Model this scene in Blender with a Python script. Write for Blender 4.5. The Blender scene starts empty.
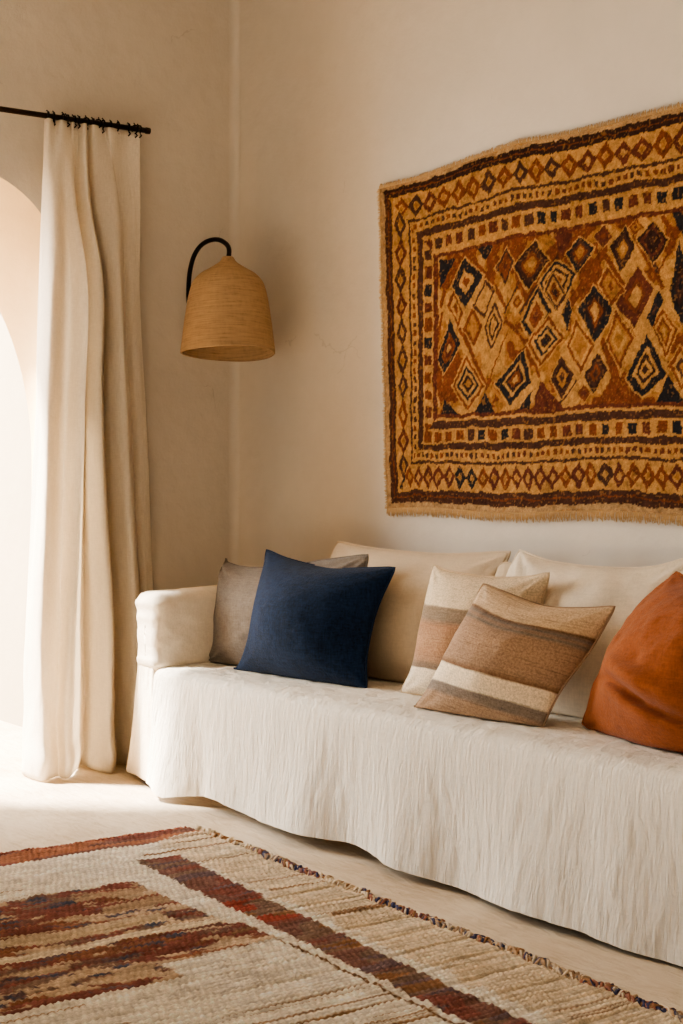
import bpy, bmesh, math, random
import numpy as np
from mathutils import Vector

random.seed(7)
S = bpy.context.scene
COL = S.collection
PI = math.pi

# ------------------------------------------------------------------ camera measurements
# corner of the room = origin, wall_right = plane y=0 (sofa wall), wall_left = plane x=0 (arch wall)
F, CX, HZ, ZC = 1556.0, 341.5, 486.0, 1.10
ANG = math.atan2(1096, 1556)
cd, sd = math.cos(ANG), math.sin(ANG)
D = np.array([-cd, sd, 0.0]); R = np.array([sd, cd, 0.0]); U = np.array([0, 0, 1.0])
C0 = -6.55 * D + 0.444 * R + np.array([0, 0, ZC])

def hit(px, py, p, n):
    """point of the plane (p, n) measured at a photo pixel"""
    v = D + R * (px - CX) / F + U * (HZ - py) / F
    n = np.array(n, float)
    t = np.dot(np.array(p, float) - C0, n) / np.dot(v, n)
    return C0 + t * v

def on_floor(px, py, z=0.0): return hit(px, py, (0, 0, z), (0, 0, 1))
def on_right(px, py, y=0.0): return hit(px, py, (0, y, 0), (0, 1, 0))
def on_left(px, py, x=0.0): return hit(px, py, (x, 0, 0), (1, 0, 0))

# ------------------------------------------------------------------ numpy noise
def _hash(ix, iy, seed):
    h = (ix.astype(np.int64) * 374761393 + iy.astype(np.int64) * 668265263 + seed * 974634777) & 0xffffffff
    h = ((h ^ (h >> 13)) * 1274126177) & 0xffffffff
    h = h ^ (h >> 16)
    return (h & 0xffff) / 65535.0

def vnoise(x, y, seed=0):
    x = np.asarray(x, float); y = np.asarray(y, float)
    x, y = np.broadcast_arrays(x, y)
    ix, iy = np.floor(x), np.floor(y)
    fx, fy = x - ix, y - iy
    fx = fx * fx * (3 - 2 * fx); fy = fy * fy * (3 - 2 * fy)
    a = _hash(ix, iy, seed); b = _hash(ix + 1, iy, seed)
    c = _hash(ix, iy + 1, seed); d = _hash(ix + 1, iy + 1, seed)
    return (a * (1 - fx) + b * fx) * (1 - fy) + (c * (1 - fx) + d * fx) * fy

def fbm(x, y, seed=0, octv=4):
    """about -0.5..0.5"""
    t = 0; amp = 0.5; f = 1.0
    for k in range(octv):
        t = t + amp * (vnoise(np.asarray(x) * f, np.asarray(y) * f, seed + k * 17) - 0.5); amp *= 0.5; f *= 2.03
    return t

def sstep(a, b, x):
    t = np.clip((x - a) / (b - a), 0, 1); return t * t * (3 - 2 * t)

def lin(*rgb):
    if len(rgb) == 1: rgb = rgb[0]
    out = []
    for c in rgb:
        c = c / 255.0
        out.append(c / 12.92 if c <= 0.04045 else ((c + 0.055) / 1.055) ** 2.4)
    return tuple(out)

# ------------------------------------------------------------------ object helpers
def link(o, parent=None):
    COL.objects.link(o)
    if parent is not None:
        o.parent = parent
        o.matrix_parent_inverse = parent.matrix_basis.inverted()
    return o

def mesh_obj(name, verts, faces, mat, parent=None, smooth=True, uv=None, cols=None):
    me = bpy.data.meshes.new(name)
    me.from_pydata([tuple(map(float, v)) for v in verts], [], faces)
    me.update()
    if smooth: me.polygons.foreach_set('use_smooth', [True] * len(me.polygons))
    if uv is not None:
        l = me.uv_layers.new(name='UVMap')
        idx = np.empty(len(me.loops), dtype=np.int32); me.loops.foreach_get('vertex_index', idx)
        l.data.foreach_set('uv', np.asarray(uv, dtype=np.float32)[idx].ravel())
    if cols is not None:
        a = me.color_attributes.new('Col', 'FLOAT_COLOR', 'POINT')
        c4 = np.ones((len(verts), 4), dtype=np.float32); c4[:, :3] = np.asarray(cols)
        a.data.foreach_set('color', c4.ravel())
    if mat: me.materials.append(mat)
    return link(bpy.data.objects.new(name, me), parent)

def grid_faces(nu, nv, off=0, flip=False, wrap_u=False):
    """vertices stored [v][u]"""
    f = []
    for j in range(nv - 1):
        for i in range(nu if wrap_u else nu - 1):
            a = off + j * nu + i; b = off + j * nu + (i + 1) % nu
            c = b + nu; d = a + nu
            f.append((a, d, c, b) if flip else (a, b, c, d))
    return f

def tag(o, label, cat, group=None, kind=None):
    o['label'] = label; o['category'] = cat
    if group: o['group'] = group
    if kind: o['kind'] = kind
    return o

def thing(name, label, cat, loc, group=None):
    o = bpy.data.objects.new(name, None); o.empty_display_size = 0.1
    o.location = loc; COL.objects.link(o)
    return tag(o, label, cat, group)

def structure(o):
    o['kind'] = 'structure'; return o

class MB:
    """collects shapes into one mesh"""
    def __init__(s): s.v = []; s.f = []; s.c = []
    def add(s, v, f, col=None):
        o = len(s.v); s.v += [tuple(map(float, p)) for p in v]
        s.f += [tuple(i + o for i in q) for q in f]
        if col is not None: s.c += [col] * len(v)
    def tube(s, pts, r, n=8, col=None, cap=True):
        pts = [Vector(tuple(map(float, p))) for p in pts]; rs = r if isinstance(r, (list, tuple)) else [r] * len(pts)
        v = []; prev = None
        for i, p in enumerate(pts):
            t = (pts[min(i + 1, len(pts) - 1)] - pts[max(i - 1, 0)])
            if t.length < 1e-9: t = Vector((0, 0, 1))
            t.normalize()
            if prev is None:
                a = Vector((0, 0, 1)) if abs(t.z) < 0.9 else Vector((1, 0, 0))
                nrm = t.cross(a).normalized()
            else:
                nrm = (prev - t * prev.dot(t))
                nrm = nrm.normalized() if nrm.length > 1e-6 else t.orthogonal().normalized()
            prev = nrm; b = t.cross(nrm)
            for k in range(n):
                th = 2 * PI * k / n
                v.append(p + (nrm * math.cos(th) + b * math.sin(th)) * rs[i])
        f = grid_faces(n, len(pts), wrap_u=True)
        if cap:
            f.append(tuple(range(n - 1, -1, -1))); f.append(tuple((len(pts) - 1) * n + k for k in range(n)))
        s.add(v, f, col)
    def build(s, name, mat, parent=None, smooth=True):
        return mesh_obj(name, s.v, s.f, mat, parent, smooth, cols=s.c if s.c else None)

def catmull(P, n):
    """smooth resample of control points P (k,dim) to n samples, uniform in parameter"""
    P = np.asarray(P, float); k = len(P)
    if k == 2:
        t = np.linspace(0, 1, n)[:, None]; return P[0] * (1 - t) + P[1] * t
    t = np.linspace(0, k - 1, n); i = np.clip(np.floor(t).astype(int), 0, k - 2); f = (t - i)[:, None]
    E_ = np.vstack([2 * P[0] - P[1], P, 2 * P[-1] - P[-2]])
    p0, p1, p2, p3 = E_[i], E_[i + 1], E_[i + 2], E_[i + 3]
    return 0.5 * ((2 * p1) + (-p0 + p2) * f + (2 * p0 - 5 * p1 + 4 * p2 - p3) * f ** 2 + (-p0 + 3 * p1 - 3 * p2 + p3) * f ** 3)

def arc_resample(P, n):
    P = catmull(P, 240)
    L = np.concatenate([[0], np.cumsum(np.linalg.norm(np.diff(P, axis=0), axis=1))])
    t = np.linspace(0, L[-1], n)
    return np.stack([np.interp(t, L, P[:, k]) for k in range(P.shape[1])], 1)

def rounded_box(x0, x1, y0, y1, z0, z1, r, n=14):
    bm = bmesh.new(); bmesh.ops.create_cube(bm, size=2.0)
    bmesh.ops.subdivide_edges(bm, edges=bm.edges[:], cuts=n, use_grid_fill=True)
    c = Vector(((x0 + x1) / 2, (y0 + y1) / 2, (z0 + z1) / 2)); h = Vector(((x1 - x0) / 2, (y1 - y0) / 2, (z1 - z0) / 2))
    for v in bm.verts:
        p = Vector((v.co.x * h.x, v.co.y * h.y, v.co.z * h.z))
        q = Vector([max(-h[k] + r, min(h[k] - r, p[k])) for k in range(3)])
        d = p - q
        if d.length > 1e-9: p = q + d.normalized() * r
        v.co = c + p
    bm.verts.index_update()
    v = [tuple(w.co) for w in bm.verts]; f = [tuple(w.index for w in q.verts) for q in bm.faces]
    bm.free(); return v, f

# ------------------------------------------------------------------ materials
class NT:
    def __init__(s, name, rough=0.9):
        s.m = bpy.data.materials.new(name); s.m.use_nodes = True
        s.t = s.m.node_tree; s.b = s.t.nodes['Principled BSDF']; s.out = s.t.nodes['Material Output']
        s.b.inputs['Roughness'].default_value = rough
        s.b.inputs['Specular IOR Level'].default_value = 0.15
    def n(s, typ, **kw):
        o = s.t.nodes.new(typ)
        for k, v in kw.items():
            if k in o.inputs: o.inputs[k].default_value = v
            else: setattr(o, k, v)
        return o
    def l(s, a, b): s.t.links.new(a, b)
    def coord(s, kind='Object', scale=(1, 1, 1)):
        tc = s.n('ShaderNodeTexCoord'); mp = s.n('ShaderNodeMapping'); mp.inputs['Scale'].default_value = scale
        s.l(tc.outputs[kind], mp.inputs['Vector']); return mp.outputs['Vector']
    def noise(s, vec, scale, detail=4, rough=0.55, dist=0.0):
        o = s.n('ShaderNodeTexNoise'); o.inputs['Scale'].default_value = scale; o.inputs['Detail'].default_value = detail
        o.inputs['Roughness'].default_value = rough; o.inputs['Distortion'].default_value = dist
        s.l(vec, o.inputs['Vector']); return o.outputs['Fac']
    def ramp(s, fac, stops, interp='LINEAR'):
        o = s.n('ShaderNodeValToRGB'); cr = o.color_ramp; cr.interpolation = interp
        while len(cr.elements) > 1: cr.elements.remove(cr.elements[-1])
        for i, (p, c) in enumerate(stops):
            e = cr.elements[0] if i == 0 else cr.elements.new(p)
            e.position = p; e.color = tuple(c) + (1,) if len(c) == 3 else c
        s.l(fac, o.inputs['Fac']); return o.outputs['Color']
    def math(s, op, a, b=None, c=None):
        o = s.n('ShaderNodeMath', operation=op)
        for i, x in enumerate((a, b, c)):
            if x is None: continue
            if isinstance(x, (int, float)): o.inputs[i].default_value = x
            else: s.l(x, o.inputs[i])
        return o.outputs[0]
    def mix(s, fac, a, b, blend='MIX'):
        o = s.n('ShaderNodeMix', data_type='RGBA', blend_type=blend)
        for i, x in ((0, fac), (6, a), (7, b)):
            if isinstance(x, (int, float)): o.inputs[i].default_value = x
            elif isinstance(x, tuple): o.inputs[i].default_value = x + (1,) if len(x) == 3 else x
            else: s.l(x, o.inputs[i])
        return o.outputs[2]
    def color(s, c):
        if isinstance(c, tuple): s.b.inputs['Base Color'].default_value = c + (1,)
        else: s.l(c, s.b.inputs['Base Color'])
    def bump(s, h, strength=0.5, dist=0.01, prev=None):
        o = s.n('ShaderNodeBump'); o.inputs['Strength'].default_value = strength; o.inputs['Distance'].default_value = dist
        s.l(h, o.inputs['Height'])
        if prev is not None: s.l(prev, o.inputs['Normal'])
        s.l(o.outputs['Normal'], s.b.inputs['Normal']); return o.outputs['Normal']

def scale3(c, k): return tuple(min(1, x * k) for x in c)

def fabric(name, col, weave=260, var=0.10, bump=0.35, sheen=0.0, slub=(1, 1, 1), translucent=0.0, crinkle=0.0):
    m = NT(name, 0.95)
    v = m.coord('Object', slub)
    big = m.noise(v, 6, 4); fine = m.noise(v, weave * 0.55, 3, 0.7)
    wa = m.noise(m.coord('Object', (1, 1, 0.12)), weave * 0.7, 2, 0.6); wb = m.noise(m.coord('Object', (0.12, 0.3, 1)), weave * 0.7, 2, 0.6)
    f = m.math('ADD', m.math('MULTIPLY', big, 0.25), m.math('MULTIPLY', fine, 0.25))
    f = m.math('ADD', f, m.math('MULTIPLY', m.math('ADD', wa, wb), 0.25))
    c = m.ramp(f, [(0.38, scale3(col, 1 - 1.9 * var)), (0.62, scale3(col, 1 + 1.4 * var))])
    m.color(c)
    n1 = m.bump(fine, bump, 0.004)
    n1 = m.bump(m.noise(v, 45, 4, 0.6), 0.25, 0.008, n1)
    if crinkle: m.bump(m.noise(m.coord('Object', (1, 0.5, 0.16)), 85, 5, 0.65, 0.8), crinkle, 0.012, n1)
    if sheen:
        m.b.inputs['Sheen Weight'].default_value = sheen; m.b.inputs['Sheen Roughness'].default_value = 0.5
    if translucent:
        tr = m.n('ShaderNodeBsdfTranslucent'); m.l(c, tr.inputs['Color'])
        mx = m.n('ShaderNodeMixShader'); mx.inputs[0].default_value = translucent
        m.l(m.b.outputs[0], mx.inputs[1]); m.l(tr.outputs[0], mx.inputs[2]); m.l(mx.outputs[0], m.out.inputs['Surface'])
    return m.m

def plaster(name, col, var=0.06, bump=0.25):
    m = NT(name, 0.95)
    v = m.coord('Object')
    a = m.noise(v, 1.3, 5, 0.6, 0.4); b = m.noise(v, 14, 5, 0.6)
    f = m.math('ADD', m.math('MULTIPLY', a, 0.7), m.math('MULTIPLY', b, 0.3))
    m.color(m.ramp(f, [(0.25, scale3(col, 1 - var * 1.5)), (0.75, scale3(col, 1 + var))]))
    n1 = m.bump(m.noise(v, 2.2, 3, 0.5), bump, 0.06)
    n2 = m.bump(m.noise(v, 22, 6, 0.65), bump * 0.6, 0.012, n1)
    # hairline cracks, only here and there
    vor = m.n('ShaderNodeTexVoronoi', feature='DISTANCE_TO_EDGE'); vor.inputs['Scale'].default_value = 1.7
    dv = m.n('ShaderNodeVectorMath', operation='ADD'); m.l(v, dv.inputs[0])
    nz = m.n('ShaderNodeTexNoise'); nz.inputs['Scale'].default_value = 5; nz.inputs['Detail'].default_value = 5; m.l(v, nz.inputs['Vector'])
    sc = m.n('ShaderNodeVectorMath', operation='SCALE'); sc.inputs['Scale'].default_value = 0.35; m.l(nz.outputs['Color'], sc.inputs[0])
    m.l(sc.outputs[0], dv.inputs[1]); m.l(dv.outputs[0], vor.inputs['Vector'])
    crack = m.math('MULTIPLY', m.math('LESS_THAN', vor.outputs['Distance'], 0.004), m.math('GREATER_THAN', m.noise(v, 1.6, 3), 0.60))
    m.bump(m.math('SUBTRACT', 1.0, crack), 0.35, 0.004, n2)
    base = m.b.inputs['Base Color'].links[0].from_socket
    m.color(m.mix(m.math('MULTIPLY', crack, 0.22), base, scale3(col, 0.45)))
    return m.m

def painted(name, rough=0.95, bump=0.6, scale=(300, 300, 300), mult=1.0, fuzz=0.16):
    """colour attribute woven by the numpy pattern, with yarn noise on top"""
    m = NT(name, rough)
    at = m.n('ShaderNodeAttribute'); at.attribute_name = 'Col'
    v = m.coord('Object', scale)
    nz = m.noise(v, 1.0, 3, 0.6)
    k = m.ramp(nz, [(0.25, (1 - fuzz * 2,) * 3), (0.75, (1 + fuzz,) * 3)])
    m.color(m.mix(1.0, at.outputs['Color'], k, 'MULTIPLY'))
    m.bump(nz, bump, 0.004)
    return m.m

M_wall = plaster('lime_plaster', lin(201, 193, 181), 0.06, 0.4)
M_reveal = plaster('arch_plaster', lin(238, 208, 164), 0.05, 0.35)  # same plaster as the wall, with the peach light on the reveal in its colour
M_outside = plaster('sunlit_plaster', lin(160, 148, 128), 0.05, 0.3)
M_ceil = plaster('ceiling_plaster', lin(206, 200, 190), 0.03, 0.15)

def floor_mat():
    m = NT('troweled_floor', 0.7); v = m.coord('Object', (1, 1, 1)); vs = m.coord('Object', (1.2, 5, 1))
    a = m.noise(v, 1.6, 6, 0.65, 0.6); b = m.noise(vs, 7, 6, 0.7, 1.2)
    f = m.math('ADD', m.math('MULTIPLY', a, 0.6), m.math('MULTIPLY', b, 0.4))
    m.color(m.ramp(f, [(0.32, lin(172, 150, 124)), (0.50, lin(206, 188, 164)), (0.70, lin(226, 213, 194))]))
    n1 = m.bump(b, 0.6, 0.02); m.bump(m.noise(v, 40, 5, 0.7), 0.35, 0.005, n1)
    return m.m
M_floor = floor_mat()

M_black = NT('blackened_metal', 0.45); M_black.color(lin(26, 20, 16)); M_black.b.inputs['Metallic'].default_value = 0.4; M_black = M_black.m
M_rod = NT('dark_bronze', 0.5); M_rod.color(lin(52, 38, 26)); M_rod.b.inputs['Metallic'].default_value = 0.5; M_rod = M_rod.m
M_cord = NT('black_cord', 0.8); M_cord.color(lin(22, 18, 16)); M_cord = M_cord.m
M_wood = NT('sofa_wood', 0.7); M_wood.color(lin(70, 50, 35)); M_wood = M_wood.m

M_cover = fabric('washed_linen', lin(236, 228, 214), 330, 0.04, 0.45, slub=(1, 1, 0.35), crinkle=0.85)
M_arm = fabric('armrest_linen', lin(234, 222, 202), 260, 0.05, 0.35)
M_curtain = fabric('curtain_linen', lin(236, 228, 214), 320, 0.05, 0.25, slub=(1, 1, 0.3), translucent=0.36)
M_curtain_hem = fabric('curtain_hem_linen', lin(226, 212, 190), 320, 0.05, 0.25, translucent=0.2)
M_beige = fabric('beige_linen', lin(208, 190, 164), 300, 0.05, 0.4, slub=(1, 1, 0.4), crinkle=0.2)
M_white = fabric('natural_linen', lin(222, 208, 186), 300, 0.06, 0.5, slub=(1, 1, 0.3), crinkle=0.35)
M_grey = fabric('taupe_linen', lin(118, 108, 97), 300, 0.18, 0.55, sheen=0.1)
M_navy = fabric('navy_wool', lin(21, 38, 64), 240, 0.36, 0.6, sheen=0.05)
M_navy_seam = fabric('navy_seam', lin(32, 46, 70), 280, 0.15, 0.4)
M_rust = fabric('rust_linen', lin(142, 78, 38), 300, 0.14, 0.5, sheen=0.08)

M_seam_tan = fabric('seam_tan', lin(150, 126, 102), 280, 0.08, 0.3)
M_seam_pale = fabric('seam_pale', lin(206, 184, 154), 280, 0.08, 0.3)
def striped(name, stops, warp=0.035, tilt=0.0):
    m = NT(name, 0.95)
    tc = m.n('ShaderNodeTexCoord'); sp = m.n('ShaderNodeSeparateXYZ'); m.l(tc.outputs['UV'], sp.inputs[0])
    cv = m.n('ShaderNodeCombineXYZ'); m.l(m.math('MULTIPLY', sp.outputs[0], 1.6), cv.inputs[0]); m.l(m.math('MULTIPLY', sp.outputs[1], 9.0), cv.inputs[1])
    nz = m.noise(cv.outputs[0], 1.6, 4, 0.6)
    cf = m.n('ShaderNodeCombineXYZ'); m.l(m.math('MULTIPLY', sp.outputs[0], 4.5), cf.inputs[0]); m.l(m.math('MULTIPLY', m.math('ADD', sp.outputs[1], m.math('MULTIPLY', sp.outputs[0], tilt)), 75.0), cf.inputs[1])
    fine = m.noise(cf.outputs[0], 1.0, 3, 0.65)
    vv = m.math('ADD', m.math('ADD', sp.outputs[1], m.math('MULTIPLY', sp.outputs[0], tilt)), m.math('MULTIPLY', m.math('SUBTRACT', nz, 0.5), warp))
    col = m.ramp(vv, stops)
    k = m.ramp(fine, [(0.30, (0.58, 0.58, 0.60)), (0.40, (0.90, 0.90, 0.90)), (0.7, (1.1, 1.09, 1.08))])
    pale = m.n('ShaderNodeSeparateColor'); m.l(col, pale.inputs[0])
    amt = m.math('SUBTRACT', 1.0, m.math('MULTIPLY', m.math('GREATER_THAN', pale.outputs[2], 0.33), 0.75))
    c2 = m.mix(amt, col, m.mix(1.0, col, k, 'MULTIPLY'))
    v = m.coord('Object'); g = m.noise(v, 170, 3, 0.7)
    m.color(m.mix(1.0, c2, m.ramp(g, [(0.36, (0.74,) * 3), (0.64, (1.16,) * 3)]), 'MULTIPLY'))
    n1 = m.bump(g, 0.6, 0.004); m.bump(fine, 0.35, 0.004, n1)
    return m.m

cream, tanw, brn, gry, ora = lin(214, 194, 164), lin(196, 166, 130), lin(170, 122, 82), lin(104, 92, 78), lin(192, 128, 82)
M_str_front = striped('striped_weave_front', [
    (0.00, lin(166, 138, 112)), (0.16, lin(162, 136, 112)), (0.19, lin(132, 120, 108)), (0.245, lin(128, 116, 106)), (0.262, lin(230, 212, 184)),
    (0.385, lin(232, 214, 186)), (0.40, lin(126, 96, 72)), (0.45, lin(160, 132, 108)), (0.62, lin(168, 138, 112)), (0.74, lin(156, 128, 104)),
    (0.765, lin(122, 112, 100)), (0.79, lin(146, 120, 100)), (0.81, lin(118, 108, 98)), (0.84, lin(120, 92, 70)), (0.855, lin(196, 170, 138)), (1.0, lin(202, 176, 146))], tilt=0.11)
M_str_back = striped('striped_weave_back', [
    (0.00, lin(220, 204, 180)), (0.225, lin(224, 208, 184)), (0.235, lin(128, 112, 96)), (0.262, lin(132, 112, 94)), (0.30, lin(166, 132, 106)), (0.36, lin(168, 130, 102)), (0.46, lin(174, 138, 108)),
    (0.56, lin(164, 126, 98)), (0.61, lin(136, 120, 102)), (0.70, lin(140, 122, 102)), (0.715, lin(216, 196, 166)), (1.0, lin(220, 200, 170))])

def raffia(name, col):
    m = NT(name, 0.85)
    tc = m.n('ShaderNodeTexCoord'); sp = m.n('ShaderNodeSeparateXYZ'); m.l(tc.outputs['Object'], sp.inputs[0])
    ang = m.math('ARCTAN2', sp.outputs[1], sp.outputs[0])
    cv = m.n('ShaderNodeCombineXYZ'); m.l(m.math('MULTIPLY', ang, 1.4), cv.inputs[0]); m.l(m.math('MULTIPLY', sp.outputs[2], 130.0), cv.inputs[1])
    thread = m.noise(cv.outputs[0], 1.0, 4, 0.7)
    cw = m.n('ShaderNodeCombineXYZ'); m.l(m.math('MULTIPLY', ang, 12.0), cw.inputs[0]); m.l(m.math('MULTIPLY', sp.outputs[2], 30.0), cw.inputs[1])
    rib = m.noise(cw.outputs[0], 1.0, 3, 0.6)
    f = m.math('ADD', m.math('MULTIPLY', thread, 0.75), m.math('MULTIPLY', rib, 0.25))
    m.color(m.ramp(f, [(0.28, scale3(col, 0.40)), (0.47, scale3(col, 0.9)), (0.7, scale3(col, 1.15))]))
    wav = m.math('SINE', m.math('MULTIPLY', sp.outputs[2], 2 * PI / 0.0085))
    n1 = m.bump(wav, 0.12, 0.003); m.bump(thread, 0.6, 0.004, n1)
    tr = m.n('ShaderNodeBsdfTranslucent'); tr.inputs['Color'].default_value = col + (1,)
    mx = m.n('ShaderNodeMixShader'); mx.inputs[0].default_value = 0.12
    m.l(m.b.outputs[0], mx.inputs[1]); m.l(tr.outputs[0], mx.inputs[2]); m.l(mx.outputs[0], m.out.inputs['Surface'])
    return m.m
M_raffia = raffia('woven_raffia', lin(186, 156, 120))
M_tap = painted('tapestry_wool', 1.0, 0.7, (330, 330, 330), fuzz=0.20)
M_tapfringe = fabric('tapestry_fringe_wool', lin(196, 164, 122), 300, 0.12, 0.4)
M_rug = painted('rug_wool', 1.0, 0.8, (260, 160, 260), fuzz=0.14)
M_rugfringe = painted('rug_tuft_wool', 1.0, 0.5, (400, 400, 400), fuzz=0.2)

# ------------------------------------------------------------------ room shell
HROOM = 3.35
ARC_C = -1.35
def arch_curve(a, b, zc, n=40):
    """from right jamb foot up and over to the left jamb foot: list of (y, z)"""
    pts = [(ARC_C + a, zc * k / 14) for k in range(14)]
    pts += [(ARC_C + a * math.cos(t), zc + b * math.sin(t)) for t in np.linspace(0, PI, n)]
    pts += [(ARC_C - a, zc * k / 14) for k in range(13, -1, -1)]
    return pts
inner = arch_curve(0.52, 0.33, 2.01)
outer = arch_curve(0.56, 0.92, 1.20)
YL = -4.4
def wall_face(curve, x, flip):
    v = []; f = []
    def quad(a, b, c, d):
        o = len(v); v.extend([(x, *a), (x, *b), (x, *c), (x, *d)]); f.append((o + 3, o + 2, o + 1, o) if flip else (o, o + 1, o + 2, o + 3))
    yr, yl = curve[0][0], curve[-1][0]
    quad((0.0, 0), (0.0, HROOM), (yr, HROOM), (yr, 0)); quad((yl, 0), (yl, HROOM), (YL, HROOM), (YL, 0))
    for (a, b) in zip(curve[:-1], curve[1:]):
        if abs(a[0] - b[0]) > 1e-6: quad(a, (a[0], HROOM), (b[0], HROOM), b)
    return v, f
WT = 0.30
mb = MB(); mb.add(*wall_face(inner, 0.0, False)); mb.add(*wall_face(outer, -WT, True))
mb.add([(0, YL, 0), (0, YL, HROOM), (-WT, YL, HROOM), (-WT, YL, 0)], [(0, 1, 2, 3)])
structure(mb.build('wall_left', M_wall, smooth=False))
rv = []; NR = 6
for k in range(NR):
    t = k / (NR - 1)
    for a, b in zip(inner, outer): rv.append((-WT * t, a[0] * (1 - t) + b[0] * t, a[1] * (1 - t) + b[1] * t))
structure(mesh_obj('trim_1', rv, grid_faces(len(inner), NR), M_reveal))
XR = 6.6
structure(mesh_obj('wall_right', [(-WT, 0, 0), (XR, 0, 0), (XR, 0, HROOM), (-WT, 0, HROOM), (-WT, 0.2, 0), (XR, 0.2, 0), (XR, 0.2, HROOM), (-WT, 0.2, HROOM)],
         [(0, 1, 2, 3), (5, 4, 7, 6), (4, 0, 3, 7), (1, 5, 6, 2), (3, 2, 6, 7), (0, 4, 5, 1)], M_wall, smooth=False))
RC = 0.035
cv_ = [(RC - RC * math.sin(t), -RC + RC * math.cos(t)) for t in np.linspace(0, PI / 2, 9)]
cove = [(x_ + 0.0005, y_ - 0.0005, z_) for z_ in (0.0, HROOM) for x_, y_ in cv_]
structure(mesh_obj('trim_2', cove, grid_faces(9, 2), M_wall))
structure(mesh_obj('floor', [(-WT, YL, 0), (XR, YL, 0), (XR, 0, 0), (-WT, 0, 0)], [(0, 1, 2, 3)], M_floor, smooth=False))
structure(mesh_obj('ceiling', [(-WT, YL, HROOM), (XR, YL, HROOM), (XR, 0.2, HROOM), (-WT, 0.2, HROOM)], [(3, 2, 1, 0)], M_ceil, smooth=False))
structure(mesh_obj('terrace', [(-6, -6, -0.005), (-WT, -6, -0.005), (-WT, 0.2, -0.005), (-6, 0.2, -0.005)], [(0, 1, 2, 3)], M_floor, smooth=False))
structure(mesh_obj('wall_outside', [(-6, -0.50, -0.005), (-WT, -0.50, -0.005), (-WT, -0.50, 4.2), (-6, -0.50, 4.2), (-6, -0.3, -0.005), (-WT, -0.3, -0.005), (-WT, -0.3, 4.2), (-6, -0.3, 4.2)],
         [(0, 1, 2, 3), (5, 4, 7, 6), (4, 0, 3, 7), (1, 5, 6, 2), (3, 2, 6, 7)], M_outside, smooth=False))

# ------------------------------------------------------------------ curtain rod
ROD_X, ROD_Z = 0.13, 2.507
rod = thing('curtain_rod', 'thin dark bronze curtain rod on the left wall above the arch', 'curtain rod', (ROD_X, -0.482, ROD_Z))
mb = MB(); mb.tube([(ROD_X, -2.42, ROD_Z), (ROD_X, -0.482, ROD_Z)], 0.0105, 14); mb.build('pole', M_rod, rod)
mb = MB(); mb.tube([(ROD_X, -0.497, ROD_Z), (ROD_X, -0.479, ROD_Z)], 0.0125, 14); mb.build('end_cap', M_rod, rod)
for yb in (-1.28, -2.30):
    mb = MB(); mb.tube([(0.002, yb, ROD_Z - 0.01), (0.012, yb, ROD_Z - 0.01)], 0.03, 16); mb.tube([(0.01, yb, ROD_Z - 0.01), (ROD_X, yb, ROD_Z - 0.012)], 0.007, 10)
    mb.build('bracket', M_rod, rod)

# ------------------------------------------------------------------ curtain
cur = thing('curtain', 'cream linen floor-length curtain gathered in deep folds beside the arch', 'curtain', (0.15, -0.73, 0.0))
rows_py = [133, 165, 200, 276, 400, 500, 650, 770]
px_tab = [
 [45, 49, 55, 62, 70, 73, 78, 85, 88, 94, 104, 110, 124, 140],
 [44, 47, 55, 63, 71.5, 73, 78, 86, 88, 94, 110, 114, 127, 140],
 [42.5, 46, 55, 65, 73, 75, 80, 88, 90, 96, 116, 119, 130, 140],
 [40, 43, 55, 70, 85, 85.5, 90, 101, 102, 107, 119, 122, 131, 139],
 [36, 39, 50, 66, 83, 83.5, 90, 101, 102.5, 110, 126, 128, 137, 145],
 [33, 36, 47, 63, 80, 83, 91, 105, 106, 115, 131, 133, 141, 149],
 [25, 28, 42, 58, 71, 82, 98, 113, 114, 124, 138, 140, 147, 153],
 [22, 26, 42, 57, 68, 80, 97, 112, 113, 122, 134, 138, 147, 153]]
off = np.array([0.050, 0.090, 0.205, 0.165, 0.220, 0.050, 0.135, 0.200, 0.050, 0.105, 0.155, 0.055, 0.075, 0.060])
pleat = np.array([0.110, 0.150, 0.118, 0.150, 0.115, 0.145, 0.112, 0.150, 0.112, 0.148, 0.115, 0.146, 0.115, 0.138])
amp = [0.0, 0.30, 0.55, 0.85, 1.0, 1.05, 1.15, 1.25]
zrow = [ROD_Z - 0.012, 2.36, 2.22, 1.92, 1.43, 1.05, 0.46, 0.0]
ctrl = []
for k in range(8):
    xo = pleat * (1 - amp[k]) + (off * amp[k] + 0.125 * 0) if amp[k] < 1 else 0.075 + (off - 0.075) * amp[k]
    row = []
    for i in range(14):
        p = on_left(px_tab[k][i], 300, xo[i]); row.append((xo[i], p[1]))
    ctrl.append(row)
ctrl = np.array(ctrl)                       # 8 x 14 x 2
NU, NV = 220, 130
dense = np.stack([catmull(ctrl[k], NU) for k in range(8)])      # 8 x NU x 2
zz = np.linspace(1, 0, NV)
zs = np.array(zrow); zv = zs[0] + (0.006 - zs[0]) * (1 - zz)
cv = np.zeros((NV, NU, 3))
zr = zs[::-1]
for i in range(NU):
    for c in range(2):
        # monotone-ish cubic in height
        col_ = dense[::-1, i, c]
        m_ = np.gradient(col_, zr)
        j = np.clip(np.searchsorted(zr, zv, side='right') - 1, 0, 6)
        h_ = zr[j + 1] - zr[j]; t = np.clip((zv - zr[j]) / h_, 0, 1)
        cv[:, i, c] = (col_[j] * (2 * t ** 3 - 3 * t ** 2 + 1) + m_[j] * h_ * (t ** 3 - 2 * t ** 2 + t) + col_[j + 1] * (-2 * t ** 3 + 3 * t ** 2) + m_[j + 1] * h_ * (t ** 3 - t ** 2))
    cv[:, i, 2] = zv
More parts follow.
